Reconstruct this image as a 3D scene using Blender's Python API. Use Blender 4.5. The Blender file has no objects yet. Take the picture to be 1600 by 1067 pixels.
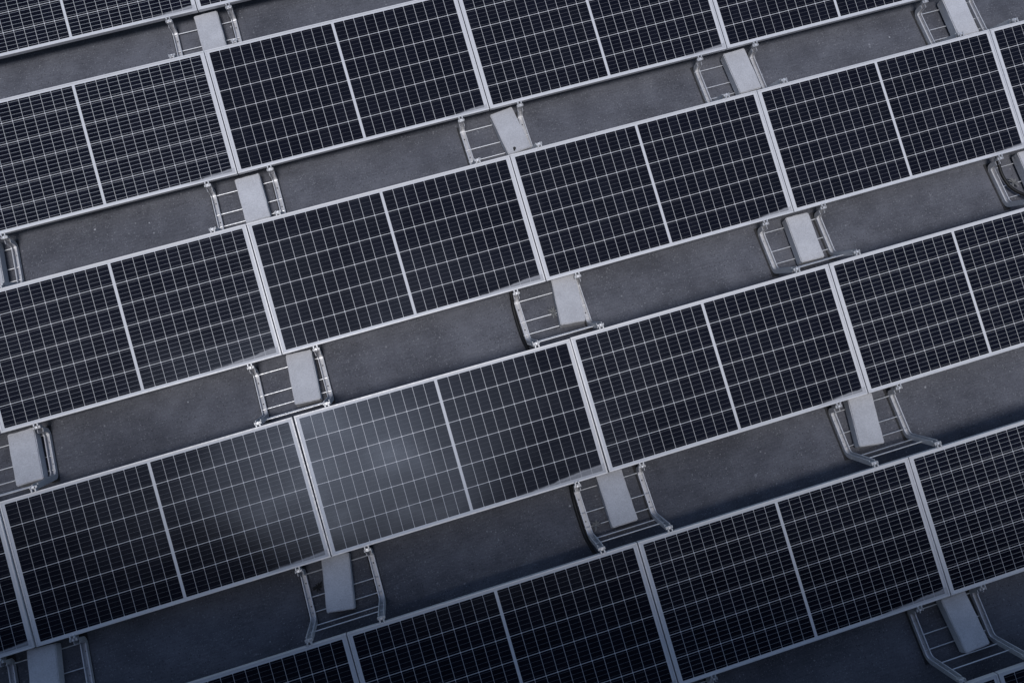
import bpy, bmesh, math, random
from mathutils import Vector, Matrix, Quaternion
random.seed(7)
SC = bpy.context.scene
COL = SC.collection
R = math.radians

# ------------------------------------------------------------------ camera
H0 = 0.198                                   # height of a panel's low edge (top face) above the roof
rv = Vector((-0.2553116, 0.0708944, 0.2884870))
rot_w2c = Matrix.Rotation(rv.length, 3, rv.normalized())
cam = bpy.data.cameras.new('camera')
cam.sensor_width = 36.0
cam.lens = 1398.19 / 1600 * 36
cam.clip_start = 0.05
cam.clip_end = 600
cam_o = bpy.data.objects.new('camera', cam)
cam_o.matrix_world = Matrix.Translation((3.09173, -5.16244, 6.65575 + H0)) @ rot_w2c.transposed().to_4x4()
COL.objects.link(cam_o)
SC.camera = cam_o

# ------------------------------------------------------------------ sky, sun, exposure
SUN = Vector((-0.80, -2.12, 6.40)).normalized()     # direction towards the sun, mirrored by the glare on the panels
elev = math.asin(SUN.z)
world = bpy.data.worlds.new('World')
SC.world = world
world.use_nodes = True
wn = world.node_tree
wn.nodes.clear()
wo = wn.nodes.new('ShaderNodeOutputWorld')
bg = wn.nodes.new('ShaderNodeBackground')
sky = wn.nodes.new('ShaderNodeTexSky')
sky.sky_type = 'NISHITA'
sky.sun_disc = False
sky.sun_elevation = elev
sky.sun_rotation = math.atan2(SUN.x, SUN.y)
sky.dust_density = 0.6
hs = wn.nodes.new('ShaderNodeHueSaturation')          # thin high cloud
hs.inputs['Saturation'].default_value = 0.95
bg.inputs['Strength'].default_value = 0.08
wn.links.new(sky.outputs[0], hs.inputs['Color'])
wn.links.new(hs.outputs[0], bg.inputs['Color'])
wn.links.new(bg.outputs[0], wo.inputs['Surface'])

sl = bpy.data.lights.new('sun', 'SUN')
sl.energy = 1.5
sl.angle = R(17)
sl.color = (1.0, 0.975, 0.955)
so = bpy.data.objects.new('sun', sl)
so.rotation_euler = SUN.to_track_quat('Z', 'Y').to_euler()
so.location = (0, 0, 30)
COL.objects.link(so)

SC.view_settings.view_transform = 'Standard'
SC.view_settings.look = 'None'
SC.view_settings.gamma = 1.0
SC.view_settings.use_curve_mapping = False
SC.view_settings.exposure = 0.58

# ------------------------------------------------------------------ node helpers
def new_mat(name):
    m = bpy.data.materials.new(name)
    m.use_nodes = True
    nt = m.node_tree
    b = nt.nodes['Principled BSDF']
    return m, nt, b

class N:
    """tiny helper round a node tree"""
    def __init__(s, nt): s.nt = nt
    def node(s, t, **kw):
        n = s.nt.nodes.new(t)
        for k, v in kw.items(): setattr(n, k, v)
        return n
    def put(s, sock, v):
        if hasattr(v, 'is_output'): s.nt.links.new(v, sock)
        elif v is not None: sock.default_value = v
    def math(s, op, a, b=None, c=None, clamp=False):
        n = s.node('ShaderNodeMath', operation=op, use_clamp=clamp)
        for i, v in enumerate((a, b, c)): s.put(n.inputs[i], v)
        return n.outputs[0]
    def ramp(s, x, a, b, lo=0.0, hi=1.0, smooth=True):
        n = s.node('ShaderNodeMapRange')
        if smooth: n.interpolation_type = 'SMOOTHSTEP'
        for i, v in enumerate((x, a, b, lo, hi)): s.put(n.inputs[i], v)
        return n.outputs[0]
    def mix(s, f, a, b):
        n = s.node('ShaderNodeMix', data_type='RGBA')
        s.put(n.inputs[0], f); s.put(n.inputs[6], a); s.put(n.inputs[7], b)
        return n.outputs[2]
    def noise(s, vec, scale, detail=3.0, rough=0.55):
        n = s.node('ShaderNodeTexNoise')
        if vec is not None: s.put(n.inputs['Vector'], vec)
        n.inputs['Scale'].default_value = scale
        n.inputs['Detail'].default_value = detail
        n.inputs['Roughness'].default_value = rough
        return n.outputs[0]
    def mapping(s, vec, loc=(0, 0, 0), rot=(0, 0, 0), sc=(1, 1, 1)):
        n = s.node('ShaderNodeMapping')
        s.put(n.inputs[0], vec)
        n.inputs[1].default_value = loc; n.inputs[2].default_value = rot; n.inputs[3].default_value = sc
        return n.outputs[0]
    def bump(s, h, strength, dist):
        n = s.node('ShaderNodeBump')
        s.put(n.inputs['Height'], h)
        n.inputs['Strength'].default_value = strength
        n.inputs['Distance'].default_value = dist
        return n.outputs[0]

# ------------------------------------------------------------------ dimensions
LP = 2.110                # pitch of the seams along a row
L = 2.103                 # panel length
W = 1.0435                # panel width
TH = 0.1958427            # tilt
PITCH = 1.5617            # row pitch
FR = 0.012                # width of the frame flange
FH = 0.044                # frame height
CW, CV = 0.0842, 0.1655   # cell pitch along / across
GAP_U, GAP_V = 0.0029, 0.0042
MID = 0.019               # bright strip between the two halves

# ------------------------------------------------------------------ materials
def dust_nodes(n, u, v, amount, seed):
    """silt left by standing water along the low edge, thickest in the right-hand corner; u from the left end, v from the low edge"""
    d = n.math('SUBTRACT', L, u)
    comb = n.node('ShaderNodeCombineXYZ')
    n.put(comb.inputs[0], u); n.put(comb.inputs[1], v); n.put(comb.inputs[2], seed)
    nz = n.noise(comb.outputs[0], 9.0, 4.0)
    nf = n.noise(comb.outputs[0], 60.0, 3.0)
    reach = n.math('MULTIPLY', amount, 0.85)
    frac = n.math('SUBTRACT', 1.0, n.math('DIVIDE', d, n.math('ADD', reach, 0.02)), clamp=True)
    top = n.math('ADD', n.math('MULTIPLY', frac, n.math('ADD', n.math('MULTIPLY', amount, 0.060), 0.008)),
                 n.math('MULTIPLY', n.math('SUBTRACT', nz, 0.5), 0.030))
    top = n.math('ADD', top, 0.012)
    edge = n.math('SUBTRACT', top, v)                       # > 0 inside the silt
    body = n.ramp(edge, -0.014, 0.014)
    tide = n.math('MULTIPLY', n.ramp(edge, -0.008, 0.001), n.ramp(edge, 0.012, 0.002))
    m = n.math('ADD', n.math('MULTIPLY', body, n.math('ADD', 0.40, n.math('MULTIPLY', nf, 0.45))), n.math('MULTIPLY', tide, 0.40))
    m = n.math('MULTIPLY', m, n.ramp(frac, 0.0, 0.25))
    # thin film over the whole pane
    film = n.math('ADD', n.math('MULTIPLY', n.ramp(nz, 0.45, 0.85), 0.012), n.math('MULTIPLY', n.math('MULTIPLY', n.ramp(nz, 0.55, 0.72), n.ramp(nf, 0.60, 0.72)), 0.10))
    return n.math('ADD', n.math('MULTIPLY', m, 0.95), film, clamp=True)

DUST = (0.36, 0.365, 0.39, 1)

def solar_glass(b):
    """cell or backsheet laminated behind anti-reflective glass: weak, slightly blue, satin reflection"""
    b.inputs['IOR'].default_value = 1.215
    b.inputs['Specular Tint'].default_value = (0.66, 0.77, 1.0, 1)
    b.inputs['Roughness'].default_value = 0.30

def mat_cell():
    m, nt, b = new_mat('solar cell'); n = N(nt)
    tc = n.node('ShaderNodeTexCoord'); oi = n.node('ShaderNodeObjectInfo')
    sep = n.node('ShaderNodeSeparateXYZ'); n.put(sep.inputs[0], tc.outputs['Object'])
    col = n.node('ShaderNodeSeparateColor'); n.put(col.inputs[0], oi.outputs['Color'])
    u = n.math('ADD', sep.outputs[0], n.math('MULTIPLY', col.outputs[0], L))
    v = n.math('ADD', sep.outputs[1], n.math('MULTIPLY', col.outputs[1], W))
    # five busbars across the cell
    y = n.math('DIVIDE', n.math('ADD', sep.outputs[1], CV / 2), CV / 5)
    fr = n.math('ABSOLUTE', n.math('SUBTRACT', n.math('FRACT', y), 0.5))
    bar = n.math('LESS_THAN', fr, 0.5 * 0.0017 / (CV / 5))
    # fine fingers
    fx = n.math('ABSOLUTE', n.math('SUBTRACT', n.math('FRACT', n.math('DIVIDE', sep.outputs[0], 0.0018)), 0.5))
    fing = n.math('MULTIPLY', n.math('LESS_THAN', fx, 0.02), 0.12)
    tone = n.math('ADD', 0.85, n.math('MULTIPLY', oi.outputs['Random'], 0.3))
    base = n.node('ShaderNodeCombineXYZ')
    for i, c in enumerate((0.0050, 0.0056, 0.0105)): n.put(base.inputs[i], n.math('MULTIPLY', tone, c))
    c1 = n.mix(n.math('MULTIPLY', fing, 0.25), base.outputs[0], (0.10, 0.105, 0.12, 1))
    barc = n.math('MULTIPLY', bar, n.math('ADD', 0.10, n.math('MULTIPLY', n.math('MULTIPLY', oi.outputs['Alpha'], oi.outputs['Alpha']), 0.9)))
    c2 = n.mix(barc, c1, (0.42, 0.43, 0.47, 1))
    dst = dust_nodes(n, u, v, col.outputs[2], n.math('MULTIPLY', oi.outputs['Alpha'], 37.0))
    c3 = n.mix(dst, c2, DUST)
    n.put(b.inputs['Base Color'], c3)
    solar_glass(b)
    # patchy film on the glass: satin here, clearer there
    pv = n.node('ShaderNodeCombineXYZ'); n.put(pv.inputs[0], u); n.put(pv.inputs[1], v); n.put(pv.inputs[2], n.math('MULTIPLY', oi.outputs['Alpha'], 37.0))
    film = n.noise(n.mapping(pv.outputs[0], rot=(0, 0, R(35)), sc=(1.0, 1.6, 1.0)), 1.25, 4.0, 0.45)
    rr = n.ramp(film, 0.34, 0.64, 0.17, 0.27)
    n.put(b.inputs['Roughness'], n.math('ADD', rr, n.math('MULTIPLY', dst, 0.4)))
    return m

def mat_backsheet():
    m, nt, b = new_mat('white backsheet'); n = N(nt)
    tc = n.node('ShaderNodeTexCoord'); oi = n.node('ShaderNodeObjectInfo')
    sep = n.node('ShaderNodeSeparateXYZ'); n.put(sep.inputs[0], tc.outputs['Object'])
    col = n.node('ShaderNodeSeparateColor'); n.put(col.inputs[0], oi.outputs['Color'])
    u = n.math('ADD', sep.outputs[0], L / 2)
    dst = dust_nodes(n, u, sep.outputs[1], col.outputs[2], n.math('MULTIPLY', oi.outputs['Alpha'], 37.0))
    base = n.mix(n.noise(tc.outputs['Object'], 6.0), (0.53, 0.535, 0.56, 1), (0.60, 0.605, 0.63, 1))
    n.put(b.inputs['Base Color'], n.mix(dst, base, DUST))
    solar_glass(b)
    return m

def mat_metal(name, col, rough, metallic, var=0.08, scale=30.0, streak=None):
    m, nt, b = new_mat(name); n = N(nt)
    tc = n.node('ShaderNodeTexCoord'); oi = n.node('ShaderNodeObjectInfo')
    vec = tc.outputs['Object']
    if streak: vec = n.mapping(vec, sc=streak)
    nz = n.noise(vec, scale, 4.0)
    big = n.noise(tc.outputs['Object'], 3.0, 2.0)
    f = n.math('ADD', n.math('MULTIPLY', nz, 0.6), n.math('MULTIPLY', big, 0.4))
    lo = tuple(c * (1 - var) for c in col) + (1,); hi = tuple(min(1, c * (1 + var)) for c in col) + (1,)
    n.put(b.inputs['Base Color'], n.mix(n.ramp(f, 0.3, 0.7), lo, hi))
    b.inputs['Metallic'].default_value = metallic
    n.put(b.inputs['Roughness'], n.ramp(nz, 0.3, 0.7, rough - 0.06, rough + 0.08))
    n.put(b.inputs['Normal'], n.bump(nz, 0.08, 0.001))
    return m

def mat_concrete():
    m, nt, b = new_mat('cast concrete'); n = N(nt)
    tc = n.node('ShaderNodeTexCoord'); oi = n.node('ShaderNodeObjectInfo')
    off = n.node('ShaderNodeCombineXYZ')
    n.put(off.inputs[0], n.math('MULTIPLY', oi.outputs['Random'], 50.0)); n.put(off.inputs[1], n.math('MULTIPLY', oi.outputs['Random'], 23.0))
    va = n.node('ShaderNodeVectorMath', operation='ADD'); n.put(va.inputs[0], tc.outputs['Object']); n.put(va.inputs[1], off.outputs[0])
    p = va.outputs[0]
    big = n.noise(p, 7.0, 4.0); fine = n.noise(p, 95.0, 3.0, 0.7); mid = n.noise(p, 45.0, 4.0)
    tone = n.ramp(oi.outputs['Random'], 0.0, 1.0, 0.93, 1.06, smooth=False)
    f = n.math('ADD', n.math('MULTIPLY', big, 0.35), n.math('ADD', n.math('MULTIPLY', mid, 0.15), n.math('MULTIPLY', fine, 0.50)))
    c = n.mix(n.ramp(f, 0.36, 0.64), (0.40, 0.402, 0.425, 1), (0.515, 0.518, 0.545, 1))
    vo = n.node('ShaderNodeTexVoronoi'); n.put(vo.inputs['Vector'], p); vo.inputs['Scale'].default_value = 85.0
    pit = n.math('LESS_THAN', vo.outputs['Distance'], n.ramp(mid, 0.40, 0.70, 0.05, 0.34))
    c = n.mix(n.math('MULTIPLY', pit, 0.35), c, (0.20, 0.205, 0.215, 1))
    mult = n.node('ShaderNodeVectorMath', operation='SCALE'); n.put(mult.inputs[0], c); n.put(mult.inputs['Scale'], tone)
    n.put(b.inputs['Base Color'], mult.outputs[0])
    b.inputs['Roughness'].default_value = 0.92
    b.inputs['Specular IOR Level'].default_value = 0.2
    n.put(b.inputs['Normal'], n.bump(f, 0.35, 0.003))
    return m

def mat_roof():
    m, nt, b = new_mat('roofing membrane'); n = N(nt)
    tc = n.node('ShaderNodeTexCoord'); p = tc.outputs['Object']
    big = n.noise(p, 0.9, 5.0, 0.6)
    mid = n.noise(p, 4.5, 5.0, 0.6)
    grit = n.noise(p, 70.0, 5.0, 0.75)
    st = n.noise(n.mapping(p, rot=(0, 0, R(-38)), sc=(3.0, 34.0, 1.0)), 2.2, 5.0, 0.65)
    f = n.math('ADD', n.math('MULTIPLY', big, 0.30), n.math('ADD', n.math('MULTIPLY', mid, 0.24), n.math('ADD', n.math('MULTIPLY', st, 0.16), n.math('MULTIPLY', grit, 0.30))))
    c = n.mix(n.ramp(f, 0.37, 0.63), (0.055, 0.057, 0.069, 1), (0.132, 0.136, 0.159, 1))
    # chalky scuffs in patches
    sc = n.math('MULTIPLY', n.ramp(n.noise(p, 1.7, 3.0), 0.48, 0.66), n.ramp(n.noise(n.mapping(p, rot=(0, 0, R(-38)), sc=(1.0, 4.0, 1.0)), 22.0, 4.0, 0.7), 0.54, 0.70))
    c = n.mix(n.math('MULTIPLY', sc, 0.45), c, (0.24, 0.245, 0.26, 1))
    # scattered pale specks and grit
    def specks(scale, radius, gate_scale, g0, g1, amt, colr, c):
        vo = n.node('ShaderNodeTexVoronoi'); n.put(vo.inputs['Vector'], p); vo.inputs['Scale'].default_value = scale
        sc_ = n.node('ShaderNodeSeparateColor'); n.put(sc_.inputs[0], vo.outputs['Color'])
        rad = n.math('MULTIPLY', n.math('MULTIPLY', sc_.outputs[0], sc_.outputs[0]), radius)
        hit = n.ramp(vo.outputs['Distance'], n.math('MULTIPLY', rad, 0.6), rad, 1.0, 0.0)
        hit = n.math('MULTIPLY', hit, n.ramp(n.noise(p, gate_scale, 3.0), g0, g1))
        return n.mix(n.math('MULTIPLY', hit, amt), c, colr)
    c = specks(9.0, 0.125, 1.6, 0.45, 0.60, 0.80, (0.40, 0.41, 0.44, 1), c)
    c = specks(30.0, 0.26, 2.3, 0.42, 0.60, 0.65, (0.26, 0.265, 0.285, 1), c)
    c = specks(80.0, 0.50, 5.0, 0.30, 0.58, 0.70, (0.20, 0.205, 0.225, 1), c)
    c = specks(66.0, 0.46, 4.0, 0.30, 0.60, 0.65, (0.028, 0.029, 0.034, 1), c)
    n.put(b.inputs['Base Color'], c)
    b.inputs['Roughness'].default_value = 0.85
    b.inputs['Specular IOR Level'].default_value = 0.25
    h = n.math('ADD', n.math('MULTIPLY', grit, 0.5), n.math('MULTIPLY', mid, 0.5))
    n.put(b.inputs['Normal'], n.bump(h, 0.35, 0.004))
    return m

def mat_plain(name, col, rough=0.6, var=0.15, scale=40.0, spec=0.3):
    m, nt, b = new_mat(name); n = N(nt)
    tc = n.node('ShaderNodeTexCoord')
    nz = n.noise(tc.outputs['Object'], scale, 4.0)
    lo = tuple(c * (1 - var) for c in col) + (1,); hi = tuple(c * (1 + var) for c in col) + (1,)
    n.put(b.inputs['Base Color'], n.mix(nz, lo, hi))
    b.inputs['Roughness'].default_value = rough
    b.inputs['Specular IOR Level'].default_value = spec
    n.put(b.inputs['Normal'], n.bump(nz, 0.15, 0.002))
    return m

M_CELL = mat_cell()
M_BACK = mat_backsheet()
M_FRAME = mat_metal('anodised aluminium frame', (0.565, 0.565, 0.585), 0.48, 0.25, 0.06, 40.0)
M_GALV = mat_metal('galvanised steel', (0.56, 0.562, 0.585), 0.46, 0.30, 0.12, 45.0)
M_ROD = mat_metal('zinc plated rod', (0.62, 0.63, 0.66), 0.38, 0.45, 0.10, 60.0)
M_CLAMP = mat_metal('cast aluminium clamp', (0.48, 0.483, 0.50), 0.42, 0.4, 0.18, 120.0)
M_HOLE = mat_plain('dark hole', (0.012, 0.012, 0.014), 0.8)
M_RUBBER = mat_plain('rubber strip', (0.035, 0.035, 0.039), 0.85, 0.3)
M_CABLE = mat_plain('black cable sheath', (0.008, 0.008, 0.009), 0.55, 0.2)
M_LEAF = mat_plain('dry leaf', (0.15, 0.152, 0.155), 0.8, 0.35)
M_LEAFD = mat_plain('rotten leaf', (0.025, 0.025, 0.026), 0.8, 0.35)
M_CONC = mat_concrete()
M_ROOF = mat_roof()

# ------------------------------------------------------------------ mesh helpers
def mesh_obj(name, me, parent=None, loc=None, rot=None):
    o = bpy.data.objects.new(name, me)
    COL.objects.link(o)
    if parent: o.parent = parent
    if loc is not None: o.location = loc
    if rot is not None: o.rotation_euler = rot
    return o

def make_mesh(name, verts, faces, mat, smooth=False):
    me = bpy.data.meshes.new(name)
    me.from_pydata(verts, [], faces)
    me.materials.append(mat)
    if smooth:
        for p in me.polygons: p.use_smooth = True
    me.validate(); me.update()
    return me

def bm_mesh(name, bm, mat, smooth=False):
    bmesh.ops.recalc_face_normals(bm, faces=bm.faces[:])
    me = bpy.data.meshes.new(name)
    bm.to_mesh(me); bm.free()
    me.materials.append(mat)
    if smooth:
        for p in me.polygons: p.use_smooth = True
    return me

def add_box(bm, x0, x1, y0, y1, z0, z1, bevel=0.0, seg=1, mtx=None):
    r = bmesh.ops.create_cube(bm, size=1.0)
    vs = r['verts']
    for v in vs:
        v.co = Vector((x0 + (v.co.x + .5) * (x1 - x0), y0 + (v.co.y + .5) * (y1 - y0), z0 + (v.co.z + .5) * (z1 - z0)))
    if mtx is not None:
        for v in vs: v.co = mtx @ v.co
    if bevel:
        es = list({e for v in vs for e in v.link_edges})
        bmesh.ops.bevel(bm, geom=es, offset=bevel, segments=seg, affect='EDGES', profile=0.5)

def add_cyl(bm, p0, p1, r, n=10, r2=None):
    p0, p1 = Vector(p0), Vector(p1)
    d = p1 - p0
    q = d.to_track_quat('Z', 'Y').to_matrix().to_4x4()
    bmesh.ops.create_cone(bm, cap_ends=True, segments=n, radius1=r, radius2=r if r2 is None else r2, depth=d.length,
                          matrix=Matrix.Translation((p0 + p1) / 2) @ q)

def fillet_path(pts, radii, n=7):
    """2-D polyline with rounded corners -> list of (point, tangent)"""
    pts = [Vector(p) for p in pts]
    out = [pts[0]]
    for i in range(1, len(pts) - 1):
        a, b, c = pts[i - 1], pts[i], pts[i + 1]
        d0, d1 = (a - b).normalized(), (c - b).normalized()
        half = math.acos(max(-1, min(1, d0.dot(d1)))) / 2
        t = radii[i - 1] / math.tan(half)
        cen = b + (d0 + d1).normalized() * (radii[i - 1] / math.sin(half))
        s, e = b + d0 * t - cen, b + d1 * t - cen
        a0 = math.atan2(s.y, s.x); a1 = math.atan2(e.y, e.x)
        da = (a1 - a0 + math.pi) % (2 * math.pi) - math.pi
        for k in range(n + 1):
            a_ = a0 + da * k / n
            out.append(cen + Vector((math.cos(a_), math.sin(a_))) * radii[i - 1])
    out.append(pts[-1])
    res = []
    for i, p in enumerate(out):
        t = (out[min(i + 1, len(out) - 1)] - out[max(i - 1, 0)]).normalized()
        res.append((p, t))
    return res

def tube_mesh(name, pts, r, mat, n=10, sub=6):
    """smooth round tube through 3-D points"""
    P = [Vector(p) for p in pts]
    Q = []
    for i in range(len(P) - 1):
        p0, p1, p2, p3 = P[max(i - 1, 0)], P[i], P[i + 1], P[min(i + 2, len(P) - 1)]
        for k in range(sub):
            t = k / sub
            Q.append(0.5 * ((2 * p1) + (p2 - p0) * t + (2 * p0 - 5 * p1 + 4 * p2 - p3) * t * t + (3 * p1 - p0 - 3 * p2 + p3) * t ** 3))
    Q.append(P[-1])
    vs, fs = [], []
    up = Vector((0, 0, 1))
    for i, q in enumerate(Q):
        t = (Q[min(i + 1, len(Q) - 1)] - Q[max(i - 1, 0)]).normalized()
        s = t.cross(up)
        if s.length < 1e-4: s = Vector((1, 0, 0))
        s.normalize(); w = s.cross(t).normalized()
        for k in range(n):
            a = 2 * math.pi * k / n
            vs.append(q + (s * math.cos(a) + w * math.sin(a)) * r)
    for i in range(len(Q) - 1):
        for k in range(n):
            fs.append((i * n + k, i * n + (k + 1) % n, (i + 1) * n + (k + 1) % n, (i + 1) * n + k))
    fs.append(tuple(range(n))[::-1]); fs.append(tuple(range((len(Q) - 1) * n, len(Q) * n)))
    return make_mesh(name, vs, fs, mat, True)

def thing(name, label, cat, loc=(0, 0, 0), rot=(0, 0, 0), group=None):
    o = bpy.data.objects.new(name, None)
    o.empty_display_size = 0.2
    COL.objects.link(o)
    o.location = loc; o.rotation_euler = rot
    o['label'] = label; o['category'] = cat
    if group: o['group'] = group
    return o

def seam(row, col):
    """low end of the seam between two panels, on the panel's top face"""
    return Vector((col * LP, -row * PITCH, H0))

# ------------------------------------------------------------------ roof
def build_roof():
    x0, x1, y0, y1 = -26.0, 34.0, -34.0, 26.0
    vs = [(x0, y0, 0), (x1, y0, 0), (x1, y1, 0), (x0, y1, 0), (x0, y0, -0.6), (x1, y0, -0.6), (x1, y1, -0.6), (x0, y1, -0.6)]
    fs = [(0, 1, 2, 3), (4, 7, 6, 5), (0, 4, 5, 1), (1, 5, 6, 2), (2, 6, 7, 3), (3, 7, 4, 0)]
    o = mesh_obj('flat_roof', make_mesh('flat_roof', vs, fs, M_ROOF))
    o['kind'] = 'structure'
build_roof()

# ------------------------------------------------------------------ unseen clad block, added to shade the lower rows
M_BLOCKER = mat_plain('grey shade blocker', (0.20, 0.21, 0.23), 0.6, 0.12, 5.0)
M_BLOCKER_TRIM = mat_metal('shade blocker trim', (0.40, 0.41, 0.43), 0.45, 0.4, 0.1, 12.0)
def build_shade_blocker():
    hh, ln, dp = 7.0, 26.0, 6.0
    e = thing('shade_blocker', 'tall grey shade blocker, added unseen beyond the bottom edge of the picture', 'added shade blocker', (2.39, -7.68, 0), (0, 0, math.atan2(-0.286, 0.958)))
    bm = bmesh.new(); add_box(bm, -ln/2, ln/2, -dp, 0, 0.0, hh - 0.16)
    mesh_obj('blocker_wall', bm_mesh('blocker_wall', bm, M_BLOCKER), e)
    bm = bmesh.new(); add_box(bm, -ln/2 - .5, ln/2 + .5, -dp - .5, 0.88, hh - 0.16, hh, 0.008)
    mesh_obj('blocker_slab', bm_mesh('blocker_slab', bm, M_BLOCKER_TRIM), e)
    bm = bmesh.new(); add_box(bm, -0.485, 0.485, 0.002, 0.03, 0.15, hh - 0.20, 0.006)
    me = bm_mesh('blocker_panel', bm, M_BLOCKER)
    for k in range(26): mesh_obj('blocker_panel', me, e, (-ln/2 + .5 + k, 0, 0))
    bm = bmesh.new(); add_box(bm, -0.9, 0.9, 0.031, 0.09, 0.0, 0.025, 0.004)
    me = bm_mesh('blocker_slat', bm, M_BLOCKER_TRIM)
    for x in (-6.0, 6.0):
        for k in range(16): mesh_obj('blocker_slat', me, e, (x, 0, 1.0 + k * 0.08), (0, 0, 0))
build_shade_blocker()

# ------------------------------------------------------------------ solar panels
def panel_meshes():
    d = {}
    bm = bmesh.new(); add_box(bm, -L / 2, L / 2, 0, FR, -FH, 0, 0.0012)
    d['long'] = bm_mesh('frame_bar_long', bm, M_FRAME)
    bm = bmesh.new(); add_box(bm, 0, FR, FR + 0.0003, W - FR - 0.0003, -FH, 0, 0.0012)
    d['short'] = bm_mesh('frame_bar_short', bm, M_FRAME)
    z = -0.0045
    a, c = L / 2 - FR + 0.002, W - FR + 0.002
    vs = [(-a, FR - .002, z), (a, FR - .002, z), (a, c, z), (-a, c, z), (-a, FR - .002, z - .004), (a, FR - .002, z - .004), (a, c, z - .004), (-a, c, z - .004)]
    fs = [(0, 1, 2, 3), (4, 7, 6, 5), (0, 4, 5, 1), (1, 5, 6, 2), (2, 6, 7, 3), (3, 7, 4, 0)]
    d['back'] = make_mesh('backsheet', vs, fs, M_BACK)
    hx, hy, ch, t = (CW - GAP_U) / 2, (CV - GAP_V) / 2, 0.0035, 0.0006
    ring = [(-hx + ch, -hy), (hx - ch, -hy), (hx, -hy + ch), (hx, hy - ch), (hx - ch, hy), (-hx + ch, hy), (-hx, hy - ch), (-hx, -hy + ch)]
    vs = [(x, y, t) for x, y in ring] + [(x, y, 0) for x, y in ring]
    fs = [tuple(range(8))] + [(i, i + 8, (i + 1) % 8 + 8, (i + 1) % 8) for i in range(8)]
    d['cell'] = make_mesh('solar_cell', vs, fs, M_CELL)
    bm = bmesh.new(); add_box(bm, -0.055, 0.055, -0.04, 0.04, -0.03, -0.009, 0.003)
    d['box'] = bm_mesh('junction_box', bm, M_CABLE)
    return d
PM = panel_meshes()

def cell_u(i):
    k = i - 12
    return (MID / 2 + (k + .5) * CW) if k >= 0 else -(MID / 2 + (-k - .5) * CW)
V0 = (W - 6 * CV) / 2
def cell_v(j): return V0 + (j + .5) * CV

def build_panel(row, col, label, dust, wear, dtilt=0.0, droll=0.0):
    s = seam(row, col)
    g = (LP - L) / 2
    e = thing('solar_panel', label, 'solar panel', (s.x + g + L / 2, s.y, s.z), (TH + R(dtilt), R(droll), 0), 'solar panels in tilted rows')
    o = mesh_obj('frame_bar', PM['long'], e)
    o = mesh_obj('frame_bar', PM['long'], e, (0, W, 0), (0, 0, math.pi))
    o = mesh_obj('frame_bar', PM['short'], e, (-L / 2, 0, 0))
    o = mesh_obj('frame_bar', PM['short'], e, (L / 2, W, 0), (0, 0, math.pi))
    o = mesh_obj('backsheet', PM['back'], e); o.color = (0, 0, dust, wear)
    o = mesh_obj('junction_box', PM['box'], e, (0, W * 0.5, 0))
    for i in range(24):
        for j in range(6):
            u, v = cell_u(i), cell_v(j)
            c = bpy.data.objects.new('cell', PM['cell'])
            COL.objects.link(c); c.parent = e
            c.location = (u, v, -0.0044)
            c.color = ((u + L / 2) / L, v / W, dust, wear)
    return e

# row, column, label, silt in the corner, busbar brightness, extra tilt and roll in degrees
PANELS = [
    (0, 0, 'solar panel cut by the top left corner of the picture', .55, 1.0, 0, 0),
    (0, 1, 'sliver of a solar panel at the top edge, above the topmost gap', .4, .6, 0, 0),
    (1, 0, 'solar panel at the left edge in the second row, with bright busbar lines', .5, 1.0, 0, 0),
    (1, 1, 'solar panel in the second row, second from the left', .45, .35, 0, 0),
    (1, 2, 'solar panel in the second row, third from the left, cut by the top edge', .5, .45, 0, 0),
    (1, 3, 'solar panel in the second row, last on the right, mostly above the top edge', .4, .40, 0, 0),
    (2, -1, 'tip of a solar panel at the left edge, left end of the third row', .4, .6, 0, 0),
    (2, 0, 'solar panel at the left edge in the third row, its lower right corner silted', .75, .70, 0, 0),
    (2, 1, 'solar panel in the third row, second from the left, silted right corner', .75, .35, 0, 0),
    (2, 2, 'solar panel in the middle of the third row, whole and very dark', .5, .40, 0, 0),
    (2, 3, 'solar panel in the third row, fourth from the left, reaching the right side', .4, .45, 0, 0),
    (2, 4, 'solar panel corner at the right edge, at the end of the third row', .4, .45, 0, 0),
    (3, -1, 'solar panel corner at the left edge, at the lower left end of the fourth row', .6, .45, 0, 0),
    (3, 0, 'solar panel with grey glare on its right third, left in the fourth row', .60, .45, 0.05, -0.95),
    (3, 1, 'solar panel with the brightest grey sky glare, second whole one in the fourth row', .95, .20, 0.45, 1.15),
    (3, 2, 'solar panel right of the brightest glare panel, evenly dark, in the fourth row', .55, .50, 0, 0),
    (3, 3, 'solar panel cut by the right edge in the fourth row', .4, .70, 0, 0),
    (4, 0, 'solar panel corner at the bottom edge, left end of the fifth row', .4, .45, 0, 0),
    (4, 1, 'solar panel in the fifth row cut by the bottom edge, second from the left', .4, .50, 0, 0),
    (4, 2, 'solar panel in the fifth row, third from the left, wholly seen at lower right', .75, .80, 0, 0),
    (4, 3, 'solar panel at the lower right edge, last in the fifth row', .7, .95, 0, 0),
    (5, 2, 'sliver of a solar panel at the bottom edge, left of the bottom right corner', .4, .6, 0, 0),
    (5, 3, 'tip of a solar panel in the bottom right corner of the picture', .4, .6, 0, 0),
]
rj = random.Random(11)
for (r, c, lab, dust, wear, dt, dr) in PANELS:
    build_panel(r, c, lab, dust, wear, dt + rj.uniform(-.12, .12), dr + rj.uniform(-.12, .12))

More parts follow.
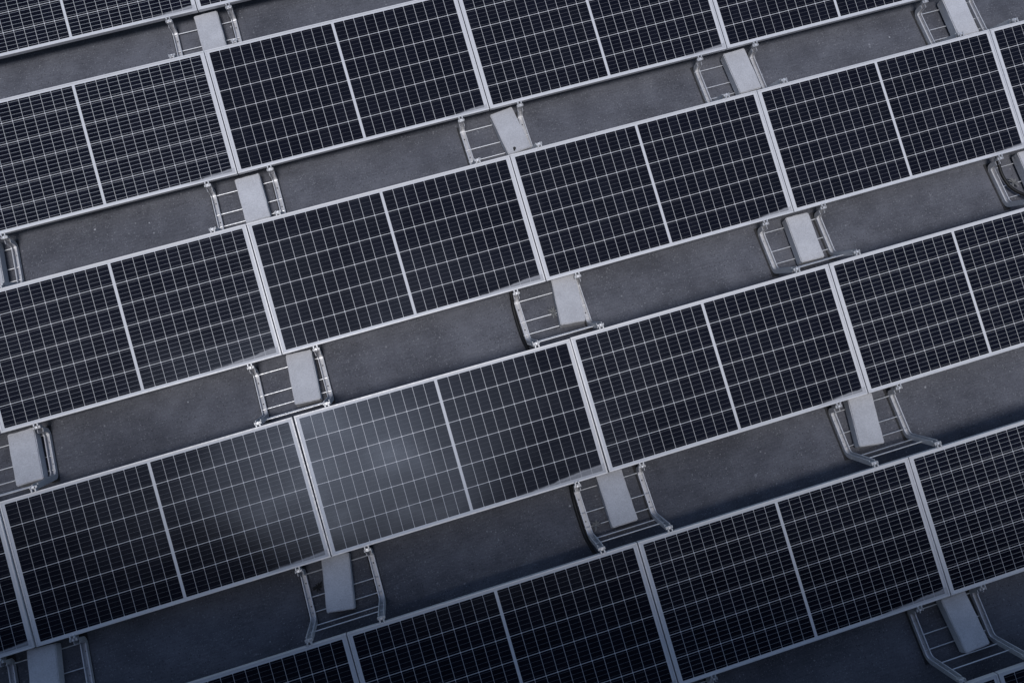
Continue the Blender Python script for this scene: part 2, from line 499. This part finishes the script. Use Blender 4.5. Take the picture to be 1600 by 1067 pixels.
# ------------------------------------------------------------------ mounting cradles
RX = 0.254                                   # rails stand this far either side of the seam
FLOOR = -H0 + 0.006
def rail_mesh():
    w, h, t, lip = 0.043, 0.038, 0.003, 0.0068
    prof = [(-w/2, 0), (w/2, 0), (w/2, h), (w/2-lip, h), (w/2-lip, h-t), (w/2-t, h-t), (w/2-t, t), (-w/2+t, t), (-w/2+t, h-t), (-w/2+lip, h-t), (-w/2+lip, h), (-w/2, h)]
    path = fillet_path([(-0.018, -0.062), (-0.010, FLOOR), (-0.402, FLOOR), (-0.517, 0.160)], [0.055, 0.075], 8)
    vs, fs = [], []
    m = len(prof)
    for p, tg in path:
        nx, nz = tg.y, -tg.x
        for (a, b) in prof: vs.append((a, p.x + nx * b, p.y + nz * b))
    for i in range(len(path) - 1):
        for k in range(m):
            fs.append((i*m + k, i*m + (k+1) % m, (i+1)*m + (k+1) % m, (i+1)*m + k))
    e0 = 0; e1 = (len(path) - 1) * m
    for e in (e0, e1):                      # end caps of the C section, as quads
        for q in ((0, 1, 6, 7), (1, 2, 5, 6), (2, 3, 4, 5), (0, 7, 8, 11), (11, 8, 9, 10)):
            fs.append(tuple(e + k for k in q))
    bm = bmesh.new()
    me = make_mesh('rail', vs, fs, M_GALV)
    bm.from_mesh(me); bpy.data.meshes.remove(me)
    return bm_mesh('rail', bm, M_GALV)

def clamp_mesh(high):
    """claw at a rail's end that grips the frame edge; local origin on the frame's outer top edge, +y away from the panel"""
    bm = bmesh.new()
    add_box(bm, -0.021, 0.021, 0.012, 0.040, -0.040, -0.012, 0.004, 2)           # knuckle
    add_box(bm, -0.019, -0.008, -0.005, 0.020, -0.030, 0.0045, 0.002)            # two jaws over the frame edge
    add_box(bm, 0.008, 0.019, -0.005, 0.020, -0.030, 0.0045, 0.002)
    add_box(bm, -0.027, -0.019, 0.020, 0.040, -0.046, -0.006, 0.002)             # ears
    add_box(bm, 0.019, 0.027, 0.020, 0.040, -0.046, -0.006, 0.002)
    add_box(bm, -0.016, 0.016, 0.010, 0.036, -0.075, -0.036, 0.003)              # tongue inside the rail
    return bm_mesh('clamp', bm, M_CLAMP)

def bolt_mesh():
    bm = bmesh.new()
    add_cyl(bm, (0, 0.028, -0.013), (0, 0.028, -0.0035), 0.0075, 6)
    add_cyl(bm, (0, 0.028, -0.0145), (0, 0.028, -0.0120), 0.011, 14)
    return bm_mesh('bolt', bm, M_ROD)

def rod_mesh():
    bm = bmesh.new(); add_cyl(bm, (-RX - 0.0235, 0, 0), (RX + 0.0235, 0, 0), 0.0044, 10)
    me = bm_mesh('cross_rod', bm, M_ROD, False)
    return me

def hole_mesh():
    bm = bmesh.new(); add_cyl(bm, (0, 0, 0), (0, 0, 0.0006), 0.0052, 12)
    return bm_mesh('hole', bm, M_HOLE)

def strip_mesh():
    bm = bmesh.new()
    rr = random.Random(3)
    add_box(bm, -0.028, 0.028, -0.425, 0.012, 0.0, 0.0055, 0.0)
    bmesh.ops.subdivide_edges(bm, edges=bm.edges[:], cuts=5, use_grid_fill=True)
    for v in bm.verts:
        if abs(v.co.x) > 0.025: v.co.x += rr.uniform(-.003, .003)
    return bm_mesh('rubber_strip', bm, M_RUBBER)

RAIL, CL_LOW, CL_HIGH, BOLT, ROD, HOLE, STRIP = rail_mesh(), clamp_mesh(False), clamp_mesh(True), bolt_mesh(), rod_mesh(), hole_mesh(), strip_mesh()
HY, HZ = -(PITCH - W * math.cos(TH)), W * math.sin(TH)        # next row's high edge, from the seam
RODS = [(-0.052, FLOOR + 0.0125), (-0.222, FLOOR + 0.0125), (-0.330, FLOOR + 0.0125), (-0.424, -0.098), (-0.461, 0.026)]

def build_cradle(row, col, label, sx=0.0):
    s = seam(row, col)
    e = thing('ballast_cradle', label, 'mounting frame', (s.x + sx, s.y, s.z), (0, 0, 0), 'ballast cradles between the panel rows')
    for sg in (-1, 1):
        x = sg * RX
        ra = mesh_obj('rail', RAIL, e, (x, 0, 0))
        for yy in (-0.115, -0.285):
            mesh_obj('hole', HOLE, ra, (0, yy, FLOOR + 0.0030))
        mesh_obj('rubber_strip', STRIP, e, (x - 0.005, 0, -H0 + 0.0001))
        lo = mesh_obj('clamp', CL_LOW, e, (x, 0.0, 0.0), (TH, 0, math.pi))
        lo.rotation_euler = (-TH, 0, math.pi)
        mesh_obj('bolt', BOLT, lo)
        hi = mesh_obj('clamp', CL_HIGH, e, (x, HY, HZ), (TH, 0, 0))
        mesh_obj('bolt', BOLT, hi)
    for (y, z) in RODS:
        mesh_obj('cross_rod', ROD, e, (0, y, z))
    return e

ORD = {0: 'leftmost', 1: 'second from the left', 2: 'third from the left', 3: 'fourth from the left', 4: 'rightmost'}
CRADLES = [
    (0, 1, 'galvanised ballast cradle in the topmost gap, near the top left corner'),
    (1, 0, 'galvanised ballast cradle cut by the left edge, in the gap under the second row'),
    (1, 1, 'galvanised ballast cradle under the second row, second from the left'),
    (1, 2, 'galvanised ballast cradle under the second row, third from the left'),
    (1, 3, 'galvanised ballast cradle under the second row, fourth from the left'),
    (1, 4, 'galvanised ballast cradle in the top right corner of the picture'),
    (2, 0, 'galvanised ballast cradle under the third row, at the left edge'),
    (2, 1, 'galvanised ballast cradle under the third row, second from the left'),
    (2, 2, 'galvanised ballast cradle in the middle under the third row, black cable along its left rail'),
    (2, 3, 'galvanised ballast cradle under the third row, fourth from the left'),
    (2, 4, 'galvanised ballast cradle cut by the right edge, a black cable crossing it'),
    (3, 0, 'galvanised ballast cradle in the bottom left corner of the picture'),
    (3, 1, 'galvanised ballast cradle under the seam between the two glare-lit panels'),
    (3, 2, 'galvanised ballast cradle under the right end of the brightest panel, black cable beside it'),
    (3, 3, 'galvanised ballast cradle under the fourth row, rightmost'),
    (4, 2, 'galvanised ballast cradle tip at the bottom edge, only its clamp showing'),
    (4, 3, 'galvanised ballast cradle in the bottom right corner of the picture'),
]
for r, c, lab in CRADLES: build_cradle(r, c, lab)

# ------------------------------------------------------------------ ballast blocks
def block_mesh(seed):
    rr = random.Random(seed)
    bm = bmesh.new()
    add_box(bm, -0.1, 0.1, -0.2, 0.2, 0, 0.098)
    bmesh.ops.bevel(bm, geom=bm.edges[:], offset=0.0065, segments=2, affect='EDGES')
    bmesh.ops.subdivide_edges(bm, edges=[e for e in bm.edges if e.calc_length() > 0.05], cuts=7, use_grid_fill=True)
    for v in bm.verts:                          # worn, slightly uneven arrises
        k = (abs(abs(v.co.x) - .1) < .008) + (abs(abs(v.co.y) - .2) < .008) + (v.co.z > .09)
        if k >= 2:
            v.co += Vector((rr.uniform(-1, 1), rr.uniform(-1, 1), rr.uniform(-1, .3))) * 0.0016
    return bm_mesh('ballast_block', bm, M_CONC)

BZ = RODS[0][1] + 0.0044
BLOCKS = [
    (0, 1, .047, -.185, 1, 'pale concrete block on the topmost cradle near the top left corner'),
    (1, 0, .070, -.200, 0, 'concrete block barely showing at the left edge under the second row'),
    (1, 1, .055, -.200, 1, 'pale concrete block under the second row, second from the left'),
    (1, 2, .121, -.195, 6.7, 'concrete block with a small dark mark, tilted left, under the second row'),
    (1, 3, .088, -.195, 1.5, 'concrete block under the second row, fourth from the left, its left face showing'),
    (1, 4, .045, -.200, -2, 'concrete block in the top right corner, a clamp overlapping its lower end'),
    (2, 0, .110, -.200, 1, 'concrete block at the left edge under the third row, right face showing'),
    (2, 1, .100, -.190, -2.8, 'concrete block under the third row, second from the left'),
    (2, 2, .134, -.165, -5.8, 'concrete block in the middle under the third row, close to its right rail'),
    (2, 3, .042, -.205, -2, 'concrete block under the third row with a wide shaded left face'),
    (2, 4, .050, -.200, -2, 'concrete block cut by the right edge beside the curved black cable'),
    (3, 0, -.010, -.200, -4, 'dim concrete block in the bottom left corner'),
    (3, 1, -.015, -.180, -8, 'concrete block below the seam between the two glare-lit panels'),
    (3, 2, .010, -.190, 0, 'speckled concrete block under the right end of the brightest panel'),
    (3, 3, -.062, -.177, -8, 'concrete block under the fourth row, rightmost, turned clockwise'),
    (4, 3, .066, -.212, 3.6, 'dim concrete block in the bottom right corner'),
]
for k, (r, c, dx, dy, ang, lab) in enumerate(BLOCKS):
    s = seam(r, c)
    o = mesh_obj('ballast_block', block_mesh(20 + k), None, (s.x + dx, s.y + dy, s.z + BZ), (0, 0, R(ang)))
    o['label'] = lab; o['category'] = 'concrete block'; o['group'] = 'ballast blocks on the cradles'

# dark mark on one block
CHIPPED = [o for o in COL.objects if o.get('label', '').startswith('concrete block with a small dark mark')][0]
bm = bmesh.new()
vs = [bm.verts.new((0.012 * math.cos(a) * (1 + .35 * math.sin(3 * a)), 0.021 * math.sin(a), 0)) for a in [k * math.pi / 6 for k in range(12)]]
bm.faces.new(vs)
r_ = bmesh.ops.extrude_face_region(bm, geom=bm.faces[:])
for v in [g for g in r_['geom'] if isinstance(g, bmesh.types.BMVert)]: v.co = v.co * 0.7 + Vector((0, 0, 0.0012))
mesh_obj('dark_stain', bm_mesh('dark_stain', bm, M_LEAFD), CHIPPED, (-0.035, -0.165, 0.0975), (0, 0, R(-25)))

# ------------------------------------------------------------------ cables
def cable(row, col, pts, label):
    s = seam(row, col)
    o = mesh_obj('power_cable', tube_mesh('power_cable', pts, 0.0135, M_CABLE), None, s)
    o['label'] = label; o['category'] = 'cable'; o['group'] = 'black cables crossing the gaps'
Z0 = -H0 + 0.0155
cable(2, 2, [(-0.272, 0.35, -0.03), (-0.274, 0.12, -0.07), (-0.284, 0.01, -0.105), (-0.294, -0.10, -0.165), (-0.297, -0.22, Z0), (-0.294, -0.36, Z0), (-0.286, -0.47, -0.10), (-0.270, -0.60, 0.02), (-0.25, -0.85, 0.06)],
      'black cable beside the left rail of the middle cradle under the third row')
cable(3, 2, [(-0.282, 0.35, -0.03), (-0.285, 0.12, -0.07), (-0.290, 0.01, -0.110), (-0.296, -0.10, -0.165), (-0.298, -0.24, Z0), (-0.295, -0.38, Z0 + .01), (-0.286, -0.48, -0.09), (-0.270, -0.60, 0.02), (-0.25, -0.85, 0.06)],
      'black cable beside the left rail of the cradle below the brightest panel')
cable(2, 4, [(-0.255, 0.35, 0.0), (-0.240, 0.12, -0.04), (-0.228, -0.02, -0.09), (-0.222, -0.14, -0.125), (-0.185, -0.26, -0.140), (-0.120, -0.36, -0.115), (-0.040, -0.44, -0.05), (0.02, -0.56, 0.05), (0.08, -0.80, 0.08)],
      'black cable curving across the cradle at the right edge')

# ------------------------------------------------------------------ dry leaves caught in the cradles
def leaf_tuft(row, col, x, y, z, n, size, mat, label, seed):
    rr = random.Random(seed)
    s = seam(row, col)
    e = thing('dry_leaf_tuft', label, 'dead leaves', (s.x + x, s.y + y, z), (0, 0, rr.uniform(0, 6)), 'dead leaves in the cradles')
    for k in range(n):
        a = 2 * math.pi * k / n + rr.uniform(-.35, .35)
        ln = size * rr.uniform(.55, 1.1); w = ln * rr.uniform(.10, .18); up = rr.uniform(.05, .5) * ln
        vs, fs = [], []
        for i in range(6):
            t = i / 5
            ww = w * math.sin(math.pi * (0.08 + 0.92 * t)) + 0.0006
            zz = up * math.sin(math.pi * t * .8); b = 0.25 * ln * t * t * rr.uniform(.5, 1)
            for sg in (-1, 0, 1): vs.append((ln * t, b + sg * ww, zz + (0.0 if sg else -ww * .35) + .001))
        for i in range(5):
            for j in range(2): fs.append((i*3 + j, i*3 + j + 1, (i+1)*3 + j + 1, (i+1)*3 + j))
        mesh_obj('leaf', make_mesh('leaf', vs, fs, mat), e, (0, 0, 0), (0, 0, a))
leaf_tuft(2, 2, 0.000, -0.215, 0.03, 9, 0.050, M_LEAF, 'pale dead leaf tuft against the block of the middle cradle', 1)
leaf_tuft(3, 2, -0.190, -0.330, 0.02, 10, 0.052, M_LEAF, 'pale dead leaf tuft in the cradle below the brightest panel', 2)
leaf_tuft(2, 4, -0.120, -0.215, 0.02, 10, 0.055, M_LEAF, 'spiky pale leaf tuft in the cradle at the right edge', 3)
leaf_tuft(3, 1, -0.175, -0.165, 0.004, 9, 0.045, M_LEAFD, 'dark rotten leaf tuft left of the block between the glare-lit panels', 4)
